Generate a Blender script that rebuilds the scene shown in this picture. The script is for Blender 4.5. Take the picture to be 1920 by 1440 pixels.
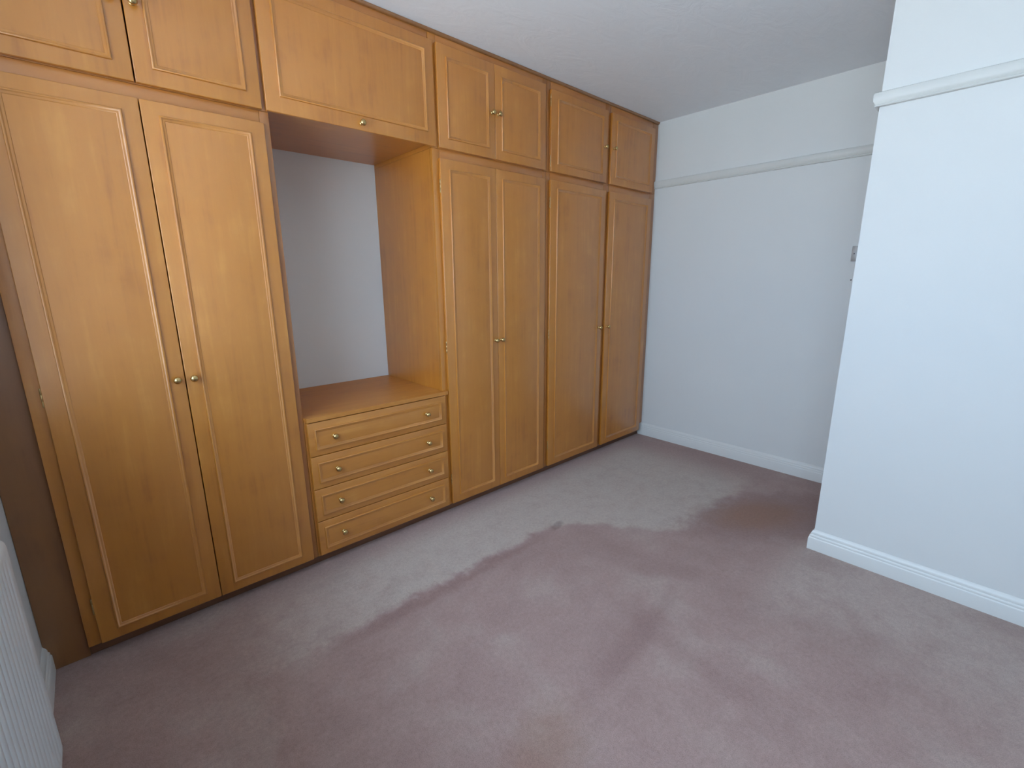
import bpy, bmesh, math
from mathutils import Matrix, Vector

for o in list(bpy.data.objects):
    bpy.data.objects.remove(o, do_unlink=True)
scene = bpy.context.scene
C = scene.collection

# ------------------------------------------------------------------ camera
# metres; x runs along the wardrobe towards the far wall (x = 0), y = 0 is the face
# of the wardrobe doors, the room lies at y < 0, floor z = 0, ceiling z = 2.4
YAW, PITCH, ROLL = map(math.radians, (47.53259, -12.912595, -0.434825))
FPX = 866.068
cam_data = bpy.data.cameras.new('camera')
cam = bpy.data.objects.new('camera', cam_data)
C.objects.link(cam)
fw = Vector((math.cos(YAW) * math.cos(PITCH), math.sin(YAW) * math.cos(PITCH), math.sin(PITCH)))
rt = fw.cross(Vector((0, 0, 1))).normalized()
up = rt.cross(fw)
r2 = math.cos(ROLL) * rt + math.sin(ROLL) * up
u2 = -math.sin(ROLL) * rt + math.cos(ROLL) * up
cam.matrix_world = Matrix(((r2.x, u2.x, -fw.x, -3.32488),
                           (r2.y, u2.y, -fw.y, -1.99751),
                           (r2.z, u2.z, -fw.z, 1.29616),
                           (0, 0, 0, 1)))
cam_data.sensor_fit = 'HORIZONTAL'
cam_data.sensor_width = 36.0
cam_data.lens = FPX / 1920.0 * 36.0
cam_data.clip_start = 0.01
scene.camera = cam

# ------------------------------------------------------------------ daylight
WX = -3.605                                # room face of the window wall
WY0, WY1, WZ0, WZ1 = -2.74, -0.16, 0.82, 2.26   # window opening
world = bpy.data.worlds.new('sky')
scene.world = world
world.use_nodes = True
bg = world.node_tree.nodes['Background']
bg.inputs['Color'].default_value = (0.60, 0.79, 1.0, 1)
bg.inputs['Strength'].default_value = 6.6
sd = bpy.data.lights.new('sun', 'SUN')          # high behind the house: lights the ground outside, never enters the room
sd.energy = 38.0
sd.angle = 0.02
sd.color = (1.0, 0.98, 0.95)
sun = bpy.data.objects.new('sun', sd)
sun.rotation_euler = (0, math.radians(35), 0)
C.objects.link(sun)
pd = bpy.data.lights.new('window_portal', 'AREA')
pd.shape = 'RECTANGLE'
pd.size, pd.size_y = WZ1 - WZ0, WY1 - WY0
pd.cycles.is_portal = True
portal = bpy.data.objects.new('window_portal', pd)
portal.location = (WX - 0.005, (WY0 + WY1) / 2, (WZ0 + WZ1) / 2)
portal.rotation_euler = (0, -math.pi / 2, 0)     # shines towards +x
C.objects.link(portal)

vs = scene.view_settings
vs.view_transform = 'Standard'
vs.look = 'None'
vs.exposure = -0.05
vs.gamma = 1.0
vs.use_curve_mapping = False

# ------------------------------------------------------------------ materials
class NT:
    def __init__(self, name):
        self.m = bpy.data.materials.new(name)
        self.m.use_nodes = True
        self.t = self.m.node_tree
        self.bsdf = self.t.nodes['Principled BSDF']
    def n(self, typ, **kw):
        nd = self.t.nodes.new(typ)
        for k, v in kw.items():
            setattr(nd, k, v)
        return nd
    def link(self, a, b):
        self.t.links.new(a, b)
    def setin(self, sock, v):
        if isinstance(v, bpy.types.NodeSocket):
            self.link(v, sock)
        else:
            sock.default_value = v
    def math(self, op, a, b=0.0, c=0.0):
        nd = self.n('ShaderNodeMath', operation=op)
        for i, v in enumerate((a, b, c)):
            self.setin(nd.inputs[i], v)
        return nd.outputs[0]
    def smooth(self, v, lo, hi):
        nd = self.n('ShaderNodeMapRange', interpolation_type='SMOOTHSTEP')
        self.setin(nd.inputs['Value'], v)
        self.setin(nd.inputs['From Min'], lo)
        self.setin(nd.inputs['From Max'], hi)
        return nd.outputs['Result']
    def mixc(self, f, a, b, mode='MIX'):
        nd = self.n('ShaderNodeMix', data_type='RGBA', blend_type=mode)
        self.setin(nd.inputs[0], f)
        self.setin(nd.inputs[6], a if isinstance(a, bpy.types.NodeSocket) else (*a, 1))
        self.setin(nd.inputs[7], b if isinstance(b, bpy.types.NodeSocket) else (*b, 1))
        return nd.outputs[2]
    def pos(self, scale=(1, 1, 1), rnd=0.0):
        g = self.n('ShaderNodeNewGeometry').outputs['Position']
        if rnd:
            oi = self.n('ShaderNodeObjectInfo').outputs['Random']
            cx = self.n('ShaderNodeCombineXYZ')
            r = self.math('MULTIPLY', oi, rnd)
            for i in range(3):
                self.link(r, cx.inputs[i])
            va = self.n('ShaderNodeVectorMath', operation='ADD')
            self.link(g, va.inputs[0]); self.link(cx.outputs[0], va.inputs[1])
            g = va.outputs[0]
        if scale != (1, 1, 1):
            vm = self.n('ShaderNodeVectorMath', operation='MULTIPLY')
            self.link(g, vm.inputs[0]); vm.inputs[1].default_value = scale
            g = vm.outputs[0]
        return g
    def noise(self, vec, scale, detail=3.0, rough=0.5, dist=0.0):
        nd = self.n('ShaderNodeTexNoise')
        self.link(vec, nd.inputs['Vector'])
        nd.inputs['Scale'].default_value = scale
        nd.inputs['Detail'].default_value = detail
        nd.inputs['Roughness'].default_value = rough
        nd.inputs['Distortion'].default_value = dist
        return nd.outputs['Fac']
    def bump(self, h, strength, dist):
        nd = self.n('ShaderNodeBump')
        nd.inputs['Strength'].default_value = strength
        nd.inputs['Distance'].default_value = dist
        self.link(h, nd.inputs['Height'])
        self.link(nd.outputs[0], self.bsdf.inputs['Normal'])
    def p(self, **kw):
        for k, v in kw.items():
            s = self.bsdf.inputs[k.replace('_', ' ')]
            if isinstance(v, tuple) and len(v) == 3:
                v = (*v, 1)
            self.setin(s, v)


def wood(name, stretch, base, dark, light, rough=0.34, coat=0.5):
    """satin varnished oak veneer; stretch = noise scales per axis (small along the grain)"""
    w = NT(name)
    v = w.pos(stretch, rnd=7.0)
    grain = w.noise(v, 1.0, 5.0, 0.6, 0.6)
    fig = w.noise(w.pos(tuple(s * 0.16 for s in stretch), rnd=7.0), 1.0, 3.0, 0.5, 1.2)
    mott = w.noise(w.pos((1, 1, 1), rnd=7.0), 9.0, 3.0, 0.55)
    big = w.noise(w.pos((1, 1, 1), rnd=7.0), 2.2, 2.0, 0.5)
    rings = w.math('SINE', w.math('MULTIPLY', fig, 55.0))
    f = w.math('ADD', w.math('MULTIPLY', w.math('SUBTRACT', grain, 0.5), 1.2),
               w.math('MULTIPLY', w.math('SUBTRACT', mott, 0.5), 1.0))
    f = w.math('ADD', f, w.math('MULTIPLY', rings, 0.045))
    f = w.math('ADD', f, w.math('MULTIPLY', w.math('SUBTRACT', big, 0.5), 0.5))
    lo = w.smooth(f, 0.0, -0.55)
    hi = w.smooth(f, 0.0, 0.55)
    c = w.mixc(lo, base, dark)
    c = w.mixc(hi, c, light)
    w.p(Base_Color=c, Roughness=w.math('ADD', rough, w.math('MULTIPLY', w.math('SUBTRACT', mott, 0.5), 0.10)))
    w.bsdf.inputs['Specular IOR Level'].default_value = 1.0
    w.bsdf.inputs['Coat Weight'].default_value = coat
    w.bsdf.inputs['Coat Roughness'].default_value = 0.36
    w.bump(grain, 0.05, 0.0006)
    return w.m


OAK = ((0.535, 0.198, 0.022), (0.42, 0.138, 0.012), (0.61, 0.25, 0.038))
M = {}
M['oak_v'] = wood('oak_veneer_upright', (34.0, 34.0, 2.2), *OAK)
M['oak_h'] = wood('oak_veneer_lengthwise', (2.2, 34.0, 34.0), *OAK)
M['oak_top'] = wood('oak_veneer_worktop', (2.2, 34.0, 34.0), *OAK, 0.48, 0.0)
M['oak_frame'] = wood('oak_frame_timber', (30.0, 30.0, 3.0), (0.40, 0.145, 0.025), (0.32, 0.10, 0.015), (0.46, 0.185, 0.038))
M['oak_rail'] = wood('oak_rail_timber', (3.0, 30.0, 30.0), (0.50, 0.18, 0.026), (0.41, 0.13, 0.015), (0.56, 0.225, 0.042))
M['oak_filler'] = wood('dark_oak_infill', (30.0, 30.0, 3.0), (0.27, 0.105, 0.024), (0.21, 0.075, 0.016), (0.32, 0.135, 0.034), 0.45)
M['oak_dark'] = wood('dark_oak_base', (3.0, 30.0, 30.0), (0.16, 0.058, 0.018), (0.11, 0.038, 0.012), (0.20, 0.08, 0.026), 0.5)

w = NT('white_wall_paint')
n1 = w.noise(w.pos(), 3.0, 3.0)
n2 = w.noise(w.pos(), 240.0, 2.0)
w.p(Base_Color=w.mixc(n1, (0.725, 0.745, 0.745), (0.755, 0.77, 0.765)), Roughness=0.62)
w.bump(n2, 0.12, 0.001)
M['wall'] = w.m

w = NT('white_ceiling_paint')
n1 = w.noise(w.pos((1.0, 2.2, 1.0)), 4.5, 4.0, 0.6, 1.6)
n2 = w.noise(w.pos(), 160.0, 2.0)
w.p(Base_Color=w.mixc(n1, (0.845, 0.88, 0.925), (0.875, 0.91, 0.955)), Roughness=0.7)
w.bump(w.math('ADD', n1, w.math('MULTIPLY', n2, 0.05)), 0.40, 0.009)
M['ceiling'] = w.m

w = NT('white_gloss_woodwork')
n1 = w.noise(w.pos(), 6.0, 2.0)
w.p(Base_Color=w.mixc(n1, (0.74, 0.755, 0.745), (0.77, 0.785, 0.775)), Roughness=0.28)
M['trim'] = w.m
w = NT('cream_picture_rail_paint')
n1 = w.noise(w.pos(), 6.0, 2.0)
w.p(Base_Color=w.mixc(n1, (0.66, 0.675, 0.655), (0.70, 0.71, 0.69)), Roughness=0.4)
M['rail'] = w.m

w = NT('white_radiator_enamel')
n1 = w.noise(w.pos(), 20.0, 2.0)
w.p(Base_Color=w.mixc(n1, (0.72, 0.79, 0.82), (0.76, 0.82, 0.85)), Roughness=0.35)
M['enamel'] = w.m
w = NT('cream_radiator_trim')
n1 = w.noise(w.pos(), 20.0, 2.0)
w.p(Base_Color=w.mixc(n1, (0.78, 0.77, 0.70), (0.82, 0.81, 0.74)), Roughness=0.4)
M['cream'] = w.m

w = NT('polished_brass')
n1 = w.noise(w.pos(), 120.0, 2.0)
w.p(Base_Color=w.mixc(n1, (0.56, 0.39, 0.16), (0.64, 0.46, 0.21)), Metallic=1.0, Roughness=0.24)
M['brass'] = w.m
w = NT('aged_brass')
n1 = w.noise(w.pos(), 120.0, 2.0)
w.p(Base_Color=w.mixc(n1, (0.42, 0.28, 0.12), (0.52, 0.36, 0.17)), Metallic=1.0, Roughness=0.35)
M['brass_old'] = w.m
w = NT('brushed_grey_metal')
n1 = w.noise(w.pos((1, 8, 1)), 60.0, 2.0)
w.p(Base_Color=w.mixc(n1, (0.40, 0.41, 0.42), (0.47, 0.48, 0.49)), Metallic=0.5, Roughness=0.4)
M['steel'] = w.m
w = NT('dark_screw_metal')
n1 = w.noise(w.pos(), 300.0, 2.0)
w.p(Base_Color=w.mixc(n1, (0.05, 0.05, 0.05), (0.09, 0.09, 0.09)), Metallic=0.6, Roughness=0.5)
M['dark'] = w.m
w = NT('white_switch_plastic')
n1 = w.noise(w.pos(), 40.0, 2.0)
w.p(Base_Color=w.mixc(n1, (0.78, 0.78, 0.76), (0.82, 0.82, 0.80)), Roughness=0.35)
M['plastic'] = w.m
w = NT('garden_ground')
n1 = w.noise(w.pos(), 0.6, 4.0)
w.p(Base_Color=w.mixc(n1, (0.30, 0.33, 0.34), (0.40, 0.42, 0.42)), Roughness=0.9)
M['ground'] = w.m

# window glass: clear thin pane, lets daylight straight through, mirrors a little
w = NT('clear_window_glass')
tr = w.n('ShaderNodeBsdfTransparent'); gl = w.n('ShaderNodeBsdfGlossy'); mx = w.n('ShaderNodeMixShader')
gl.inputs['Roughness'].default_value = 0.02
lw = w.n('ShaderNodeLayerWeight'); lw.inputs['Blend'].default_value = 0.12
w.link(lw.outputs['Fresnel'], mx.inputs[0]); w.link(tr.outputs[0], mx.inputs[1]); w.link(gl.outputs[0], mx.inputs[2])
w.link(mx.outputs[0], w.t.nodes['Material Output'].inputs['Surface'])
M['glass'] = w.m

# carpet: dusty pink cut pile, greyer where the pile is worn and brushed the other way
w = NT('dusty_pink_carpet')
P = w.pos()
sp = w.n('ShaderNodeSeparateXYZ'); w.link(P, sp.inputs[0])
X, Y = sp.outputs[0], sp.outputs[1]
nf = w.noise(P, 330.0, 2.0, 0.6)
nm = w.noise(P, 70.0, 3.0, 0.6)
ns = w.noise(P, 13.0, 4.0, 0.6, 0.3)
nb = w.noise(P, 3.0, 3.0, 0.55, 0.2)
PINK, GREY = (0.390, 0.268, 0.246), (0.500, 0.425, 0.380)
DARK, BROWN = (0.292, 0.182, 0.168), (0.300, 0.160, 0.108)
sub = lambda a_, b_: w.math('SUBTRACT', a_, b_)
mul = lambda a_, b_: w.math('MULTIPLY', a_, b_)
add = lambda a_, b_: w.math('ADD', a_, b_)
wob = add(mul(sub(nb, 0.5), 0.12), mul(sub(ns, 0.5), 0.10))
yw = add(Y, wob)
xw = add(X, mul(wob, 2.0))
def ell(cx, cy, ang, a_, b_, rag=0.5):
    """ragged ellipse: 0 at its centre, 1 on its rim"""
    ca, sa = math.cos(ang), math.sin(ang)
    dx, dy = sub(X, cx), sub(Y, cy)
    u = add(mul(dx, ca / a_), mul(dy, sa / a_))
    v = add(mul(dx, -sa / b_), mul(dy, ca / b_))
    r = w.math('SQRT', add(mul(u, u), mul(v, v)))
    return add(r, mul(sub(ns, 0.5), rag))
# worn walkway along the wardrobe, widening towards the far end
far = w.smooth(X, -1.70, -1.10)
thr = add(-0.490, mul(far, -0.47))
d = sub(yw, thr)
soft = w.math('MULTIPLY', far, -0.10)
band = mul(w.smooth(d, sub(soft, 0.015), 0.05), w.smooth(yw, 0.03, -0.19))
band = mul(band, w.smooth(xw, -3.35, -2.45))
band = mul(band, w.smooth(xw, -0.12, -0.55))
front = mul(w.smooth(xw, -1.75, -1.15), w.smooth(yw, -1.36, -1.52))
grey = w.math('MAXIMUM', band, mul(front, 0.55))
grey = w.math('MAXIMUM', grey, mul(w.smooth(nb, 0.48, 0.75), 0.40))
c = w.mixc(grey, PINK, GREY)
c = w.mixc(mul(w.smooth(nb, 0.55, 0.25), mul(sub(1.0, band), 0.40)), c, DARK)
c = w.mixc(mul(w.smooth(ns, 0.62, 0.20), 0.30), c, DARK)
# the darker ridge where the walkway ends
edge = mul(w.smooth(w.math('ABSOLUTE', add(d, 0.035)), 0.05, 0.0), mul(w.smooth(X, -3.0, -2.6), w.smooth(X, -1.62, -2.0)))
c = w.mixc(mul(edge, 0.80), c, DARK)
# drag marks of furniture, and soiling
c = w.mixc(mul(w.smooth(ell(-2.03, -1.235, 0.10, 0.36, 0.055), 1.3, 0.3), 0.60), c, DARK)
c = w.mixc(mul(w.smooth(ell(-1.96, -1.42, 1.45, 0.30, 0.05), 1.3, 0.3), 0.35), c, DARK)
c = w.mixc(mul(w.smooth(ell(-1.55, -1.12, -0.9, 0.22, 0.07), 1.3, 0.3), 0.35), c, DARK)
c = w.mixc(mul(w.smooth(ell(-2.58, -1.30, 0.4, 0.22, 0.12), 1.3, 0.2), 0.45), c, BROWN)
c = w.mixc(mul(w.smooth(ell(-0.68, -1.24, -0.45, 0.56, 0.25), 1.15, 0.70), 0.70), c, DARK)
c = w.mixc(mul(w.smooth(ell(-0.74, -1.19, -0.45, 0.34, 0.17), 1.2, 0.3), 0.80), c, BROWN)
c = w.mixc(mul(w.smooth(ell(-1.63, -0.50, 0.3, 0.06, 0.025), 1.2, 0.5), 0.5), c, (0.19, 0.135, 0.125))
tw = add(mul(sub(nm, 0.5), 0.42), mul(sub(nf, 0.5), 0.75))
tw = add(1.0, tw)
cc = w.n('ShaderNodeCombineXYZ')
for i in range(3):
    w.link(tw, cc.inputs[i])
c = w.mixc(1.0, c, cc.outputs[0], 'MULTIPLY')
w.p(Base_Color=c, Roughness=0.95)
w.bsdf.inputs['Specular IOR Level'].default_value = 0.15
w.bsdf.inputs['Sheen Weight'].default_value = 0.12
w.bsdf.inputs['Sheen Roughness'].default_value = 0.6
w.bump(add(nf, nm), 0.5, 0.004)
M['carpet'] = w.m

# ------------------------------------------------------------------ mesh helpers
def add_box(bm, x0, x1, y0, y1, z0, z1, bev=0.0, seg=2):
    vs_ = [bm.verts.new(p) for p in ((x0, y0, z0), (x1, y0, z0), (x1, y1, z0), (x0, y1, z0),
                                     (x0, y0, z1), (x1, y0, z1), (x1, y1, z1), (x0, y1, z1))]
    fs = [bm.faces.new([vs_[i] for i in q]) for q in
          ((3, 2, 1, 0), (4, 5, 6, 7), (0, 1, 5, 4), (1, 2, 6, 5), (2, 3, 7, 6), (3, 0, 4, 7))]
    if bev:
        es = list({e for f in fs for e in f.edges})
        bmesh.ops.bevel(bm, geom=es, offset=bev, segments=seg, profile=0.5, affect='EDGES', clamp_overlap=True)

def finish(bm, name, smooth=None):
    bmesh.ops.recalc_face_normals(bm, faces=bm.faces[:])
    me = bpy.data.meshes.new(name)
    bm.to_mesh(me); bm.free()
    if smooth is not None:
        for pl in me.polygons:
            pl.use_smooth = True
        me.set_sharp_from_angle(angle=math.radians(smooth))
    return me

def put(name, me, mat, parent=None, loc=(0, 0, 0), rot=None):
    if mat is not None and not me.materials:
        me.materials.append(M[mat])
    o = bpy.data.objects.new(name, me)
    C.objects.link(o)
    o.parent = parent
    o.location = loc
    if rot:
        o.rotation_euler = rot
    return o

def box(name, mat, x, y, z, parent=None, bev=0.0015, org=None):
    """box given by absolute extents; origin at its own base centre (or relative to org)"""
    cx, cy = (x[0] + x[1]) / 2, (y[0] + y[1]) / 2
    bm = bmesh.new()
    add_box(bm, x[0] - cx, x[1] - cx, y[0] - cy, y[1] - cy, 0, z[1] - z[0], bev)
    me = finish(bm, name, 40 if bev else None)
    org = org or (0, 0, 0)
    return put(name, me, mat, parent, (cx - org[0], cy - org[1], z[0] - org[2]))

def tag(o, label=None, cat=None, group=None, kind=None):
    if label: o['label'] = label
    if cat: o['category'] = cat
    if group: o['group'] = group
    if kind: o['kind'] = kind
    return o

def thing(name, loc, label, cat, group=None):
    o = bpy.data.objects.new(name, None)
    o.empty_display_size = 0.1
    C.objects.link(o); o.location = loc
    return tag(o, label, cat, group)

def lathe_mesh(name, prof, seg=24, axis='y'):
    """prof: (distance along -axis, radius)"""
    bm = bmesh.new()
    rings = []
    for d, r in prof:
        if r < 1e-6:
            rings.append([bm.verts.new((0, -d, 0))]); continue
        rings.append([bm.verts.new((r * math.cos(2 * math.pi * k / seg), -d, r * math.sin(2 * math.pi * k / seg))) for k in range(seg)])
    for a, b in zip(rings, rings[1:]):
        for k in range(seg):
            k2 = (k + 1) % seg
            if len(a) == 1 and len(b) == 1: continue
            if len(a) == 1: bm.faces.new((a[0], b[k], b[k2]))
            elif len(b) == 1: bm.faces.new((a[k], a[k2], b[0]))
            else: bm.faces.new((a[k], a[k2], b[k2], b[k]))
    if len(rings[0]) > 1:
        bm.faces.new(rings[0])
    return finish(bm, name, 50)

def sweep_profile(name, prof, path_fn, mat, kind=True, label=None, cat=None):
    """prof: list of (out, z); path_fn(out) -> list of (x, y) points along the run"""
    bm = bmesh.new()
    rows = [[bm.verts.new((x, y, z)) for x, y in path_fn(o_)] for o_, z in prof]
    for a, b in zip(rows, rows[1:]):
        for i in range(len(a) - 1):
            bm.faces.new((a[i], a[i + 1], b[i + 1], b[i]))
    n = len(rows[0])
    for i in range(n - 1):                     # back face against the wall
        bm.faces.new((rows[-1][i], rows[-1][i + 1], rows[0][i + 1], rows[0][i]))
    bm.faces.new([r[0] for r in rows]); bm.faces.new([r[-1] for r in reversed(rows)])
    o = put(name, finish(bm, name, 35), mat)
    return tag(o, label, cat, kind='structure')

# ------------------------------------------------------------------ the room
H = 2.4
XB, YB = -0.885, -1.493       # chimney breast: face x, corner y
YR = -2.80                    # wall opposite the wardrobe
NICHE = 0.612                 # wall behind the wardrobe

def slab(name, mat, x, y, z, label=None, cat=None):
    return tag(box(name, mat, x, y, z, bev=0), label, cat, kind='structure')

slab('floor', 'carpet', (WX - 0.02, 0.05), (YR - 0.05, 0.70), (-0.05, 0.0), 'worn dusty pink carpet with a brown stain', 'carpet')
slab('ceiling', 'ceiling', (WX - 0.02, 0.10), (YR - 0.1, 0.72), (H, H + 0.1), 'white plastered ceiling above the room', 'ceiling')
slab('wall_back', 'wall', (WX - 0.02, 0.10), (NICHE, NICHE + 0.1), (0.0, H), 'white wall seen at the back of the wardrobe niche', 'wall')
slab('wall_far', 'wall', (0.0, 0.1), (YB - 0.3, NICHE), (0.0, H), 'white far wall beside the end wardrobe', 'wall')
slab('wall_breast', 'wall', (XB, 0.0), (YR, YB), (0.0, H), 'bright white projecting wall on the right', 'wall')
slab('wall_right', 'wall', (WX - 0.02, XB), (YR - 0.1, YR), (0.0, H), 'white wall opposite the wardrobes', 'wall')
bm = bmesh.new()
T = 0.065
add_box(bm, WX - T, WX, YR, NICHE, 0.0, WZ0)
add_box(bm, WX - T, WX, YR, NICHE, WZ1, H)
add_box(bm, WX - T, WX, YR, WY0, WZ0, WZ1)
add_box(bm, WX - T, WX, WY1, NICHE, WZ0, WZ1)
tag(put('wall_left', finish(bm, 'wall_left'), 'wall'), 'white window wall behind the radiator', 'wall', kind='structure')

SK = [(0.0, 0.0), (0.018, 0.0), (0.0182, 0.058), (0.0165, 0.062), (0.0145, 0.064), (0.0150, 0.070), (0.0130, 0.075),
      (0.0105, 0.077), (0.0105, 0.083), (0.0080, 0.090), (0.0040, 0.096), (0.0012, 0.100), (0.0, 0.100)]
sweep_profile('baseboard_far', SK, lambda o: [(-o, 0.040), (-o, YB + 0.0005)], 'trim', label='white moulded skirting along the far wall', cat='skirting')
sweep_profile('baseboard_breast', SK, lambda o: [(-0.0185, YB + o), (XB - o, YB + o), (XB - o, YR + 0.02)], 'trim',
              label='white moulded skirting round the projecting wall', cat='skirting')
sweep_profile('baseboard_left', SK, lambda o: [(WX + o, 0.044), (WX + o, YR + 0.02)], 'trim', label='white skirting end behind the radiator', cat='skirting')
sweep_profile('baseboard_right', SK, lambda o: [(WX + 0.019, YR + o), (XB - 0.0005, YR + o)], 'trim', label='white skirting opposite the wardrobes', cat='skirting')
PR = [(0.0, 1.942), (0.010, 1.942), (0.0135, 1.9435), (0.0150, 1.9465), (0.0135, 1.9495), (0.0115, 1.951), (0.0125, 1.953), (0.0190, 1.962), (0.0205, 1.975),
      (0.0205, 1.986), (0.0180, 1.992), (0.012, 1.995), (0.0, 1.995)]
sweep_profile('trim_1', PR, lambda o: [(-o, 0.0165), (-o, YB + 0.0005)], 'rail', label='cream picture rail along the far wall', cat='picture rail')
sweep_profile('trim_2', PR, lambda o: [(-0.022, YB + o), (XB - o, YB + o), (XB - o, YR + 0.001)], 'rail',
              label='picture rail round the projecting wall', cat='picture rail')

# window: frame set in the opening, a mullion, two panes and a sill board
win = tag(thing('window_1', (WX - 0.031, (WY0 + WY1) / 2, WZ0), 'white framed window over the radiator', 'window'), kind='structure')
wo = tuple(win.location)
fx = (WX - 0.050, WX - 0.012)
box('window_frame', 'trim', fx, (WY0, WY1), (WZ0, WZ0 + 0.05), win, 0.003, wo)
box('window_frame', 'trim', fx, (WY0, WY1), (WZ1 - 0.05, WZ1), win, 0.003, wo)
for yy in (WY0, WY1 - 0.05):
    box('window_frame', 'trim', fx, (yy, yy + 0.05), (WZ0 + 0.05, WZ1 - 0.05), win, 0.003, wo)
NB = 2
pw = (WY1 - WY0 - 0.10) / NB
for k in range(1, NB):
    yy = WY0 + 0.05 + pw * k
    box('mullion', 'trim', fx, (yy - 0.02, yy + 0.02), (WZ0 + 0.05, WZ1 - 0.05), win, 0.003, wo)
for k in range(NB):
    ya, yb = WY0 + 0.05 + pw * k + 0.02 * (k > 0), WY0 + 0.05 + pw * (k + 1) - 0.02 * (k < NB - 1)
    box('pane', 'glass', (WX - 0.033, WX - 0.029), (ya, yb), (WZ0 + 0.05, WZ1 - 0.05), win, 0, wo)
box('window_sill', 'trim', (WX - 0.0115, WX + 0.02), (WY0 + 0.002, WY1 - 0.002), (WZ0 + 0.0005, WZ0 + 0.022), win, 0.004, wo)

# ground outside, one storey below the bedroom window
g = slab('ground', 'ground', (-60.0, WX - 0.3), (-45.0, 45.0), (-2.9, -2.8), 'ground outside below the window', 'ground')

# ------------------------------------------------------------------ fitted wardrobe parts
FY = 0.018          # face frame plane (doors stand proud of it)
DT = 0.0172         # door thickness

KNOB = lathe_mesh('knob', [(0.0, 0.0085), (0.0018, 0.0085), (0.003, 0.0065), (0.0055, 0.0045), (0.0085, 0.0045), (0.010, 0.0065), (0.0125, 0.0104),
                           (0.0160, 0.0128), (0.0195, 0.0132), (0.0230, 0.0118), (0.0260, 0.0087), (0.0280, 0.0048), (0.0286, 0.0)], 28)
KNOB.materials.append(M['brass'])
HINGE = lathe_mesh('hinge', [(-0.031, 0.0), (-0.031, 0.0018), (-0.029, 0.003), (-0.0102, 0.003), (-0.0098, 0.0025), (-0.0094, 0.003), (0.0094, 0.003), (0.0098, 0.0025),
                             (0.0102, 0.003), (0.029, 0.003), (0.031, 0.0018), (0.031, 0.0)], 10)
HINGE.materials.append(M['brass_old'])
BEAD = [(0.0, -0.0005), (0.0004, 0.0042), (0.0020, 0.0062), (0.0042, 0.0066), (0.0062, 0.0056), (0.0074, 0.0038), (0.0100, 0.0030),
        (0.0130, 0.0024), (0.0150, 0.0012), (0.0158, -0.0005)]
_cache = {}

def slab_mesh(name, wd, ht, mat):
    key = (name, round(wd, 4), round(ht, 4), mat)
    if key not in _cache:
        bm = bmesh.new()
        add_box(bm, -wd / 2, wd / 2, 0.0, DT, 0.0, ht, 0.0022, 3)
        me = finish(bm, name, 40); me.materials.append(M[mat]); _cache[key] = me
    return _cache[key]

def bead_mesh(wd, ht, ml, mr, mb, mt, mat):
    key = ('bead', round(wd, 4), round(ht, 4), ml, mr, mb, mt, mat)
    if key not in _cache:
        bm = bmesh.new()
        rows = []
        for o_, h in BEAD:
            x0, x1, z0, z1 = -wd / 2 + ml + o_, wd / 2 - mr - o_, mb + o_, ht - mt - o_
            rows.append([bm.verts.new((x, -h, z)) for x, z in ((x0, z0), (x1, z0), (x1, z1), (x0, z1))])
        for a, b in zip(rows, rows[1:]):
            for i in range(4):
                bm.faces.new((a[i], a[(i + 1) % 4], b[(i + 1) % 4], b[i]))
        me = finish(bm, 'moulding', 50); me.materials.append(M[mat]); _cache[key] = me
    return _cache[key]

def door(parent, org, x0, x1, z0, z1, knob=None, hinge=None, hz=(), m=(0.047, 0.047, 0.040, 0.040), mat='oak_v', name='door', bmat=None):
    wd, ht = x1 - x0, z1 - z0
    cx = (x0 + x1) / 2
    d_ = put(name, slab_mesh(name, wd, ht, mat), mat, parent, (cx - org[0], 0 - org[1], z0 - org[2]))
    put('moulding', bead_mesh(wd, ht, *m, bmat or mat), mat, d_)
    for kx, kz in (knob or []):
        put('knob', KNOB, None, d_, (kx - cx, 0, kz - z0))
    for z in hz:
        hx = -wd / 2 - 0.0015 if hinge == 'L' else wd / 2 + 0.0015
        put('hinge', HINGE, None, d_, (hx, 0.0045, z - z0), (math.pi / 2, 0, 0))
    return d_

G = 0.0008
def unit(name, label, x, z, stiles, rails, group, niche_side=None, mat_side='oak_v'):
    """carcass: side, top, bottom and back panels plus a face frame"""
    org = ((x[0] + x[1]) / 2, 0.30, z[0])
    t = thing(name, org, label, 'wardrobe' if 'wardrobe' in name else 'cupboard', group)
    yb = NICHE - 0.002
    box('side_panel', mat_side, (x[0] + G, x[0] + 0.018), (FY + 0.0225, yb), (z[0], z[1]), t, 0, org)
    box('side_panel', mat_side, (x[1] - 0.018, x[1] - G), (FY + 0.0225, yb), (z[0], z[1]), t, 0, org)
    box('bottom_panel', 'oak_h', (x[0] + 0.0185, x[1] - 0.0185), (FY + 0.0225, yb - 0.007), (z[0], z[0] + 0.018), t, 0, org)
    box('top_panel', 'oak_h', (x[0] + 0.0185, x[1] - 0.0185), (FY + 0.0225, yb - 0.007), (z[1] - 0.018, z[1]), t, 0, org)
    box('back_panel', 'oak_v', (x[0] + 0.0185, x[1] - 0.0185), (yb - 0.006, yb), (z[0], z[1]), t, 0, org)
    for a, b, zz0 in stiles:
        box('stile', 'oak_v' if a < -3.4 or a == XA0 else 'oak_frame', (a, b), (FY, FY + 0.022), (zz0, z[1]), t, 0.0015, org)
    for a, b, za, zb in rails:
        box('rail', 'oak_rail', (a, b), (FY + 0.0002, FY + 0.0218), (za, zb), t, 0.0008, org)
    return t, org

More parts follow.
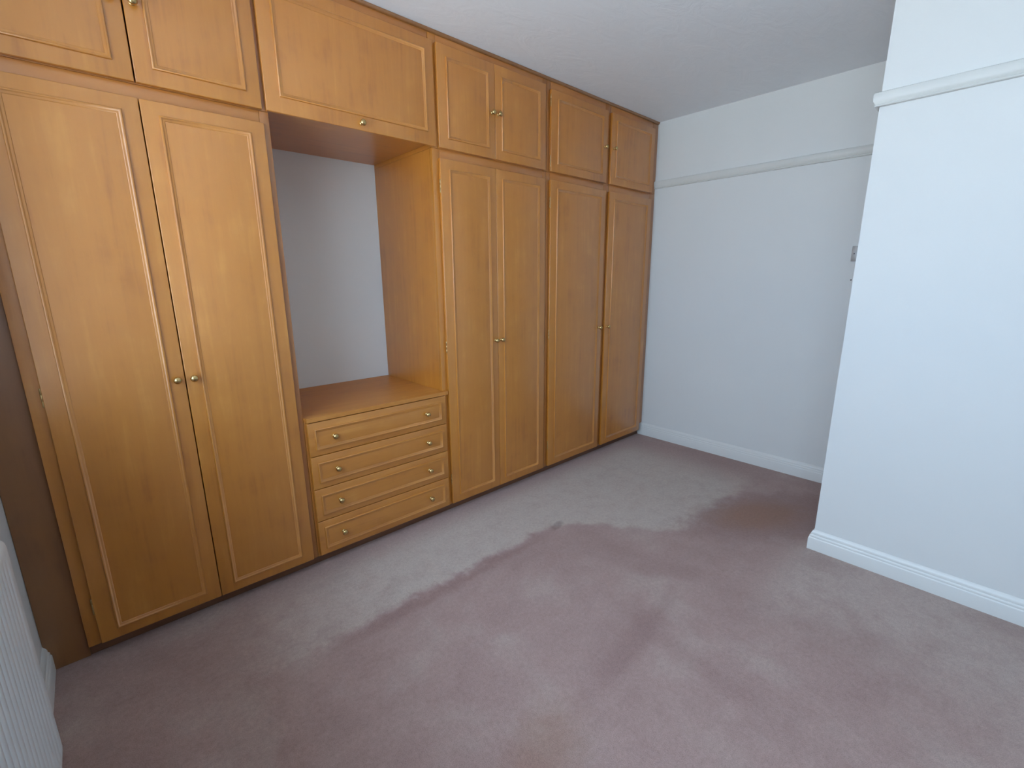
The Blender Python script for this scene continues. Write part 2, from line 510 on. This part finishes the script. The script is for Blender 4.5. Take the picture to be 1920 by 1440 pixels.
LB, LT, UB, UT = 0.053, 1.861, 1.907, 2.348
ZL0, ZM, ZT = 0.046, 1.9045, 2.3985
GL = 'fitted wardrobes along the left wall'
GU = 'top cupboards above the wardrobes'
XL0, XL1 = -3.496, -2.703
XA0, XA1 = -1.985, -1.1955
XC0, XC1 = -1.1945, -0.0015
EL, EG, ER = -3.461, -3.093, -2.727
AL, AG, AR = -1.953, -1.600, -1.219
CL, CR, DL, DR = -1.173, -0.632, -0.589, -0.065
mt = (0.047, 0.045, 0.037, 0.041)      # tall door margins: left, right, bottom, top
mt2 = (0.045, 0.047, 0.037, 0.041)
mu = (0.048, 0.046, 0.047, 0.045)
HZ = (1.735, 0.945, 0.20)
HU = (1.965, 2.285)

# --- double wardrobe nearest the window
t, o_ = unit('wardrobe', 'golden oak double wardrobe with two brass knobs, nearest the radiator', (XL0, XL1), (ZL0, ZM),
             [(XL0, -3.452, ZL0), (-2.736, XL1, ZL0)], [(-3.4515, -2.7365, 1.853, ZM), (-3.4515, -2.7365, ZL0, 0.070)], GL)
door(t, o_, EL, EG - 0.0015, LB, LT, [(EG - 0.025, 0.951)], 'L', HZ, mt)
door(t, o_, EG + 0.0015, ER, LB, LT, [(EG + 0.025, 0.951)], 'R', (), mt2)
t, o_ = unit('top_cupboard', 'oak two-door top cupboard above the wardrobe nearest the radiator', (XL0, XL1), (ZM + 0.001, ZT),
             [(XL0, -3.452, ZM + 0.001), (-2.740, XL1, ZM + 0.001)], [(-3.4515, -2.7405, 2.340, ZT), (-3.4515, -2.7405, ZM + 0.001, 1.915)], GU)
door(t, o_, EL, EG - 0.002, UB, UT, [(EG - 0.025, 2.130)], 'L', (), mu)
door(t, o_, EG + 0.002, ER, UB, UT, [(EG + 0.025, 2.130)], 'R', (), mu)

# --- bridging cupboard over the niche
t, o_ = unit('bridging_cupboard', 'wide oak lift-up cupboard with one brass knob, bridging the open niche', (XL1 + 0.001, XA0 - 0.001), (1.924, ZT),
             [], [(XL1 + 0.002, XA0 - 0.002, 2.340, ZT)], GU)
door(t, o_, -2.712, -1.972, UB, 2.350, [(-2.342, 1.9345)], None, (), (0.050, 0.043, 0.055, 0.044), 'oak_v', 'lift_up_door')

# --- drawer unit, its worktop
org = ((XL1 + XA0) / 2, 0.30, ZL0)
t = thing('drawer_unit', org, 'oak chest of four drawers with brass knobs under the open niche', 'drawers')
box('side_panel', 'oak_v', (XL1 + 0.001, XL1 + 0.018), (FY + 0.0005, NICHE - 0.002), (ZL0, 0.692), t, 0, org)
box('side_panel', 'oak_v', (XA0 - 0.018, XA0 - 0.001), (FY + 0.0005, NICHE - 0.002), (ZL0, 0.692), t, 0, org)
box('bottom_panel', 'oak_h', (XL1 + 0.0185, XA0 - 0.0185), (FY + 0.0005, NICHE - 0.010), (ZL0, ZL0 + 0.018), t, 0, org)
box('back_panel', 'oak_v', (XL1 + 0.0185, XA0 - 0.0185), (NICHE - 0.009, NICHE - 0.003), (ZL0, 0.692), t, 0, org)
DZ = [0.690, 0.5335, 0.378, 0.222, LB]
md = (0.027, 0.027, 0.026, 0.030)
for k in range(4):
    za, zb = DZ[k + 1] + 0.0015, DZ[k] - 0.0015
    zc = (za + zb) / 2
    dr = door(t, org, -2.6945, -1.9775, za, zb, [(-2.582, zc), (-2.098, zc)], None, (), md, 'oak_h', 'drawer')
    box('drawer_box', 'oak_h', (-2.6945 + 0.03, -1.9775 - 0.03), (DT + 0.001, 0.50), (za + 0.02, zb - 0.02), dr, 0,
        ((-2.6945 - 1.9775) / 2, 0, za))
bm = bmesh.new()
xm = (XL1 + XA0) / 2
pts = [(XL1 + 0.001, NICHE - 0.002), (XL1 + 0.001, FY - 0.001), (-2.6955, FY - 0.001), (-2.6955, -0.003), (-1.9625, -0.003), (-1.9625, FY - 0.001), (XA0 - 0.001, FY - 0.001), (XA0 - 0.001, NICHE - 0.002)]
lo = [bm.verts.new((x - xm, y - 0.3, 0)) for x, y in pts]
hi = [bm.verts.new((x - xm, y - 0.3, 0.0195)) for x, y in pts]
bm.faces.new(lo[::-1]); bm.faces.new(hi)
for i in range(8):
    bm.faces.new((lo[i], lo[(i + 1) % 8], hi[(i + 1) % 8], hi[i]))
tag(put('worktop', finish(bm, 'worktop'), 'oak_top', None, (xm, 0.3, 0.6930)), 'oak shelf top of the drawers forming the niche base', 'worktop')

# --- double wardrobe right of the niche
t, o_ = unit('wardrobe', 'oak double wardrobe with narrow doors, just right of the drawers', (XA0, XA1), (ZL0, ZM),
             [(XA0, -1.944, ZL0), (-1.228, XA1, ZL0)], [(-1.9435, -1.2285, 1.853, ZM), (-1.9435, -1.2285, ZL0, 0.070)], GL)
door(t, o_, AL, AG - 0.001, LB, LT, [(AG - 0.0215, 0.951)], 'L', HZ, (0.050, 0.041, 0.040, 0.043))
door(t, o_, AG + 0.001, AR, LB, LT, [(AG + 0.0215, 0.951)], 'R', (), (0.041, 0.047, 0.040, 0.043))
t, o_ = unit('top_cupboard', 'oak two-door top cupboard between the lift-up cupboard and end cupboard', (XA0, XA1), (ZM + 0.001, ZT),
             [(XA0, -1.944, ZM + 0.001), (-1.228, XA1, ZM + 0.001)], [(-1.9435, -1.2285, 2.340, ZT), (-1.9435, -1.2285, ZM + 0.001, 1.915)], GU)
door(t, o_, AL, AG - 0.001, UB, 2.351, [(AG - 0.0215, 2.124)], 'L', (), (0.050, 0.042, 0.045, 0.047))
door(t, o_, AG + 0.001, AR, UB, 2.353, [(AG + 0.0215, 2.124)], 'R', (), (0.042, 0.047, 0.045, 0.047))

# --- end wardrobe by the far wall
t, o_ = unit('wardrobe', 'oak wardrobe with a centre post between its doors, against the far wall', (XC0, XC1), (ZL0, ZM),
             [(XC0, -1.164, ZL0), (-0.641, -0.580, ZL0), (-0.074, XC1, 0.102)],
             [(-1.1635, -0.6415, 1.853, ZM), (-0.5795, -0.0745, 1.853, ZM), (-1.1635, -0.6415, ZL0, 0.070), (-0.5795, -0.0745, ZL0, 0.070)], GL)
door(t, o_, CL, CR, LB, LT, [(CR - 0.030, 0.951)], 'L', HZ, (0.055, 0.048, 0.040, 0.043))
door(t, o_, DL, DR, LB, LT, [(DL + 0.024, 0.951)], 'R', (), (0.053, 0.050, 0.040, 0.043))
t, o_ = unit('top_cupboard', 'oak top cupboard with a centre post, in the far ceiling corner', (XC0, XC1), (ZM + 0.001, ZT),
             [(XC0, -1.164, ZM + 0.001), (-0.641, -0.580, ZM + 0.001), (-0.074, XC1, ZM + 0.001)],
             [(-1.1635, -0.6415, 2.328, ZT), (-0.5795, -0.0745, 2.328, ZT), (-1.1635, -0.6415, ZM + 0.001, 1.915), (-0.5795, -0.0745, ZM + 0.001, 1.915)], GU)
door(t, o_, CL, CR, UB, 2.342, [(CR - 0.030, 2.122)], 'L', HU, (0.055, 0.048, 0.045, 0.040))
door(t, o_, DL, DR, UB, 2.342, [(DL + 0.028, 2.128)], 'R', (), (0.053, 0.050, 0.045, 0.040))

# --- plinth, scribing strip at the ceiling, filler panel by the window wall
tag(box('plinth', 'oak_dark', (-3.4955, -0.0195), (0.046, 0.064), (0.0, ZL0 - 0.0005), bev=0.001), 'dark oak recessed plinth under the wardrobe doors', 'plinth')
bm = bmesh.new()
prof = [(FY - 0.0005, 0.0), (FY - 0.004, 0.0005), (FY - 0.0085, 0.003), (FY - 0.011, 0.007), (FY - 0.0125, 0.0135), (FY - 0.0005, 0.0135)]
a = [bm.verts.new((-1.747, y, z)) for y, z in prof]
b = [bm.verts.new((1.747, y, z)) for y, z in prof]
for i in range(len(prof)):
    j = (i + 1) % len(prof)
    bm.faces.new((a[i], a[j], b[j], b[i]))
bm.faces.new(a[::-1]); bm.faces.new(b)
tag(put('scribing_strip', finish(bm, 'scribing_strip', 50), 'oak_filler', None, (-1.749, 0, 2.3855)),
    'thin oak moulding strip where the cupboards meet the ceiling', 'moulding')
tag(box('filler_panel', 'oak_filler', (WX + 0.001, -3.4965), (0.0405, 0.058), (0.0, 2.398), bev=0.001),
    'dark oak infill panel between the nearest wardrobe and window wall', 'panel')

# ------------------------------------------------------------------ radiator under the window
RY1, RY0, RZ0, RZ1 = -0.500, -2.100, 0.112, 0.725
RXF = -3.540                    # front face
org = (RXF - 0.02, (RY0 + RY1) / 2, RZ0)
rad = thing('radiator', org, 'white fluted panel radiator at the left edge below the window', 'radiator')
bm = bmesh.new()
PITCH_F = 0.0333
ys = []
y = RY0
L = RY1 - RY0
nfl = int((L - 0.07) / PITCH_F)
start = RY1 - 0.035
samples = [RY1, RY1 - 0.0015, RY1 - 0.005, RY1 - 0.011, RY1 - 0.018]
for k in range(nfl):
    for q in (0.0, 0.30, 0.40, 0.5, 0.60, 0.70):
        samples.append(start - (k + q) * PITCH_F)
samples += [RY0 + 0.018, RY0 + 0.011, RY0 + 0.005, RY0 + 0.0015, RY0]
samples = sorted(set(samples), reverse=True)
zs = [RZ0, RZ0 + 0.0015, RZ0 + 0.005, RZ0 + 0.012, RZ0 + 0.022, RZ0 + 0.035, RZ0 + 0.048, RZ1 - 0.048, RZ1 - 0.035, RZ1 - 0.020, RZ1 - 0.010, RZ1 - 0.004, RZ1 - 0.001, RZ1]
def rnd(dist, r):
    if dist >= r: return 0.0
    return r - math.sqrt(max(0.0, r * r - (r - dist) ** 2))
def rx(y, z):
    d_ = rnd(min(RY1 - y, y - RY0), 0.012) + rnd(min(z - RZ0, (RZ1 - z)), 0.020) * 0.6
    fade = min(1.0, max(0.0, (min(z - RZ0, RZ1 - z) - 0.022) / 0.024))
    inside = RY0 + 0.036 < y < start - 1e-6
    fl = 0.0
    if inside:
        ph = ((start - y) / PITCH_F) % 1.0
        fl = 0.0045 * max(0.0, 1 - abs(ph - 0.5) / 0.22) ** 0.8 if abs(ph - 0.5) < 0.22 else 0.0
    return RXF - d_ - fl * fade
grid = [[bm.verts.new((rx(y, z) - org[0], y - org[1], z - org[2])) for z in zs] for y in samples]
for i in range(len(samples) - 1):
    for j in range(len(zs) - 1):
        bm.faces.new((grid[i][j], grid[i + 1][j], grid[i + 1][j + 1], grid[i][j + 1]))
per = [grid[i][0] for i in range(len(samples))] + [grid[-1][j] for j in range(1, len(zs))] + \
      [grid[i][-1] for i in range(len(samples) - 2, -1, -1)] + [grid[0][j] for j in range(len(zs) - 2, 0, -1)]
bk = [bm.verts.new((RXF - 0.028 - org[0], v.co.y, v.co.z)) for v in per]
for i in range(len(per)):
    j = (i + 1) % len(per)
    bm.faces.new((per[i], per[j], bk[j], bk[i]))
bm.faces.new(bk)
put('front_panel', finish(bm, 'front_panel', 30), 'enamel', rad)
for yy in (RY0 + 0.25, RY1 - 0.25):
    box('bracket', 'enamel', (WX + 0.0005, RXF - 0.0285), (yy - 0.02, yy + 0.02), (RZ0 + 0.10, RZ1 - 0.10), rad, 0.001, org)
for yy in (RY0 + 0.006, RY1 - 0.012):
    box('end_cover', 'cream', (WX + 0.020, RXF - 0.029), (yy, yy + 0.006), (RZ0 + 0.02, RZ1 - 0.004), rad, 0.001, org)
gy = RY0 + 0.03
box('grille_rail', 'cream', (WX + 0.020, WX + 0.024), (RY0 + 0.013, RY1 - 0.013), (RZ1 - 0.010, RZ1 - 0.002), rad, 0.0005, org)
while gy < RY1 - 0.03:
    box('grille_bar', 'cream', (WX + 0.0245, RXF - 0.0285), (gy - 0.004, gy + 0.004), (RZ1 - 0.009, RZ1 - 0.004), rad, 0, org)
    gy += 0.022
def pipe(name, pts, r, mat, parent, org):
    cu = bpy.data.curves.new(name, 'CURVE'); cu.dimensions = '3D'
    s = cu.splines.new('POLY'); s.points.add(len(pts) - 1)
    for p_, q in zip(s.points, pts):
        p_.co = (q[0] - org[0], q[1] - org[1], q[2] - org[2], 1)
    cu.bevel_depth = r; cu.bevel_resolution = 3; cu.use_fill_caps = True
    tmp = bpy.data.objects.new(name, cu)
    me = bpy.data.meshes.new_from_object(tmp)
    bpy.data.objects.remove(tmp); bpy.data.curves.remove(cu)
    return put(name, me, mat, parent)
pipe('supply_pipe', [(-3.554, RY0 - 0.001, RZ0 + 0.06), (-3.554, RY0 - 0.055, RZ0 + 0.06), (-3.554, RY0 - 0.06, RZ0 + 0.05), (-3.554, RY0 - 0.06, 0.001)], 0.0075, 'enamel', rad, org)
bm = bmesh.new()
bmesh.ops.create_cone(bm, cap_ends=True, segments=20, radius1=0.02, radius2=0.017, depth=0.055)
put('valve', finish(bm, 'valve', 40), 'plastic', rad, (-3.554 - org[0], RY0 - 0.06 - org[1], RZ0 + 0.10 - org[2]))

# ------------------------------------------------------------------ light switch and nail on the far wall
sw = thing('light_switch', (0.0, -1.3285, 1.376), 'grey metal light switch plate half hidden behind the projecting wall', 'light switch')
bm = bmesh.new(); add_box(bm, -0.0075, -0.0004, -0.043, 0.043, 0.0, 0.085, 0.0018, 2)
put('plate', finish(bm, 'plate', 40), 'steel', sw)
bm = bmesh.new(); add_box(bm, -0.0115, -0.0070, -0.006, 0.006, 0.030, 0.054, 0.0015, 2)
put('rocker', finish(bm, 'rocker', 40), 'plastic', sw)
SCR = lathe_mesh('screw', [(0.0, 0.0030), (0.0010, 0.0030), (0.0016, 0.0022), (0.0018, 0.0)], 12)
SCR.materials.append(M['dark'])
for yy in (-0.030, 0.030):
    put('screw', SCR, None, sw, (-0.0074, yy, 0.0425), (0, 0, -math.pi / 2))
NAIL = lathe_mesh('nail', [(0.0, 0.0012), (0.006, 0.0012), (0.0062, 0.0036), (0.0078, 0.0036), (0.0084, 0.0028), (0.0084, 0.0)], 14)
NAIL.materials.append(M['dark'])
tag(put('nail', NAIL, None, None, (0.0, -1.302, 1.271), (0, 0, -math.pi / 2)), 'tiny dark nail in the far wall just below the light switch', 'nail')
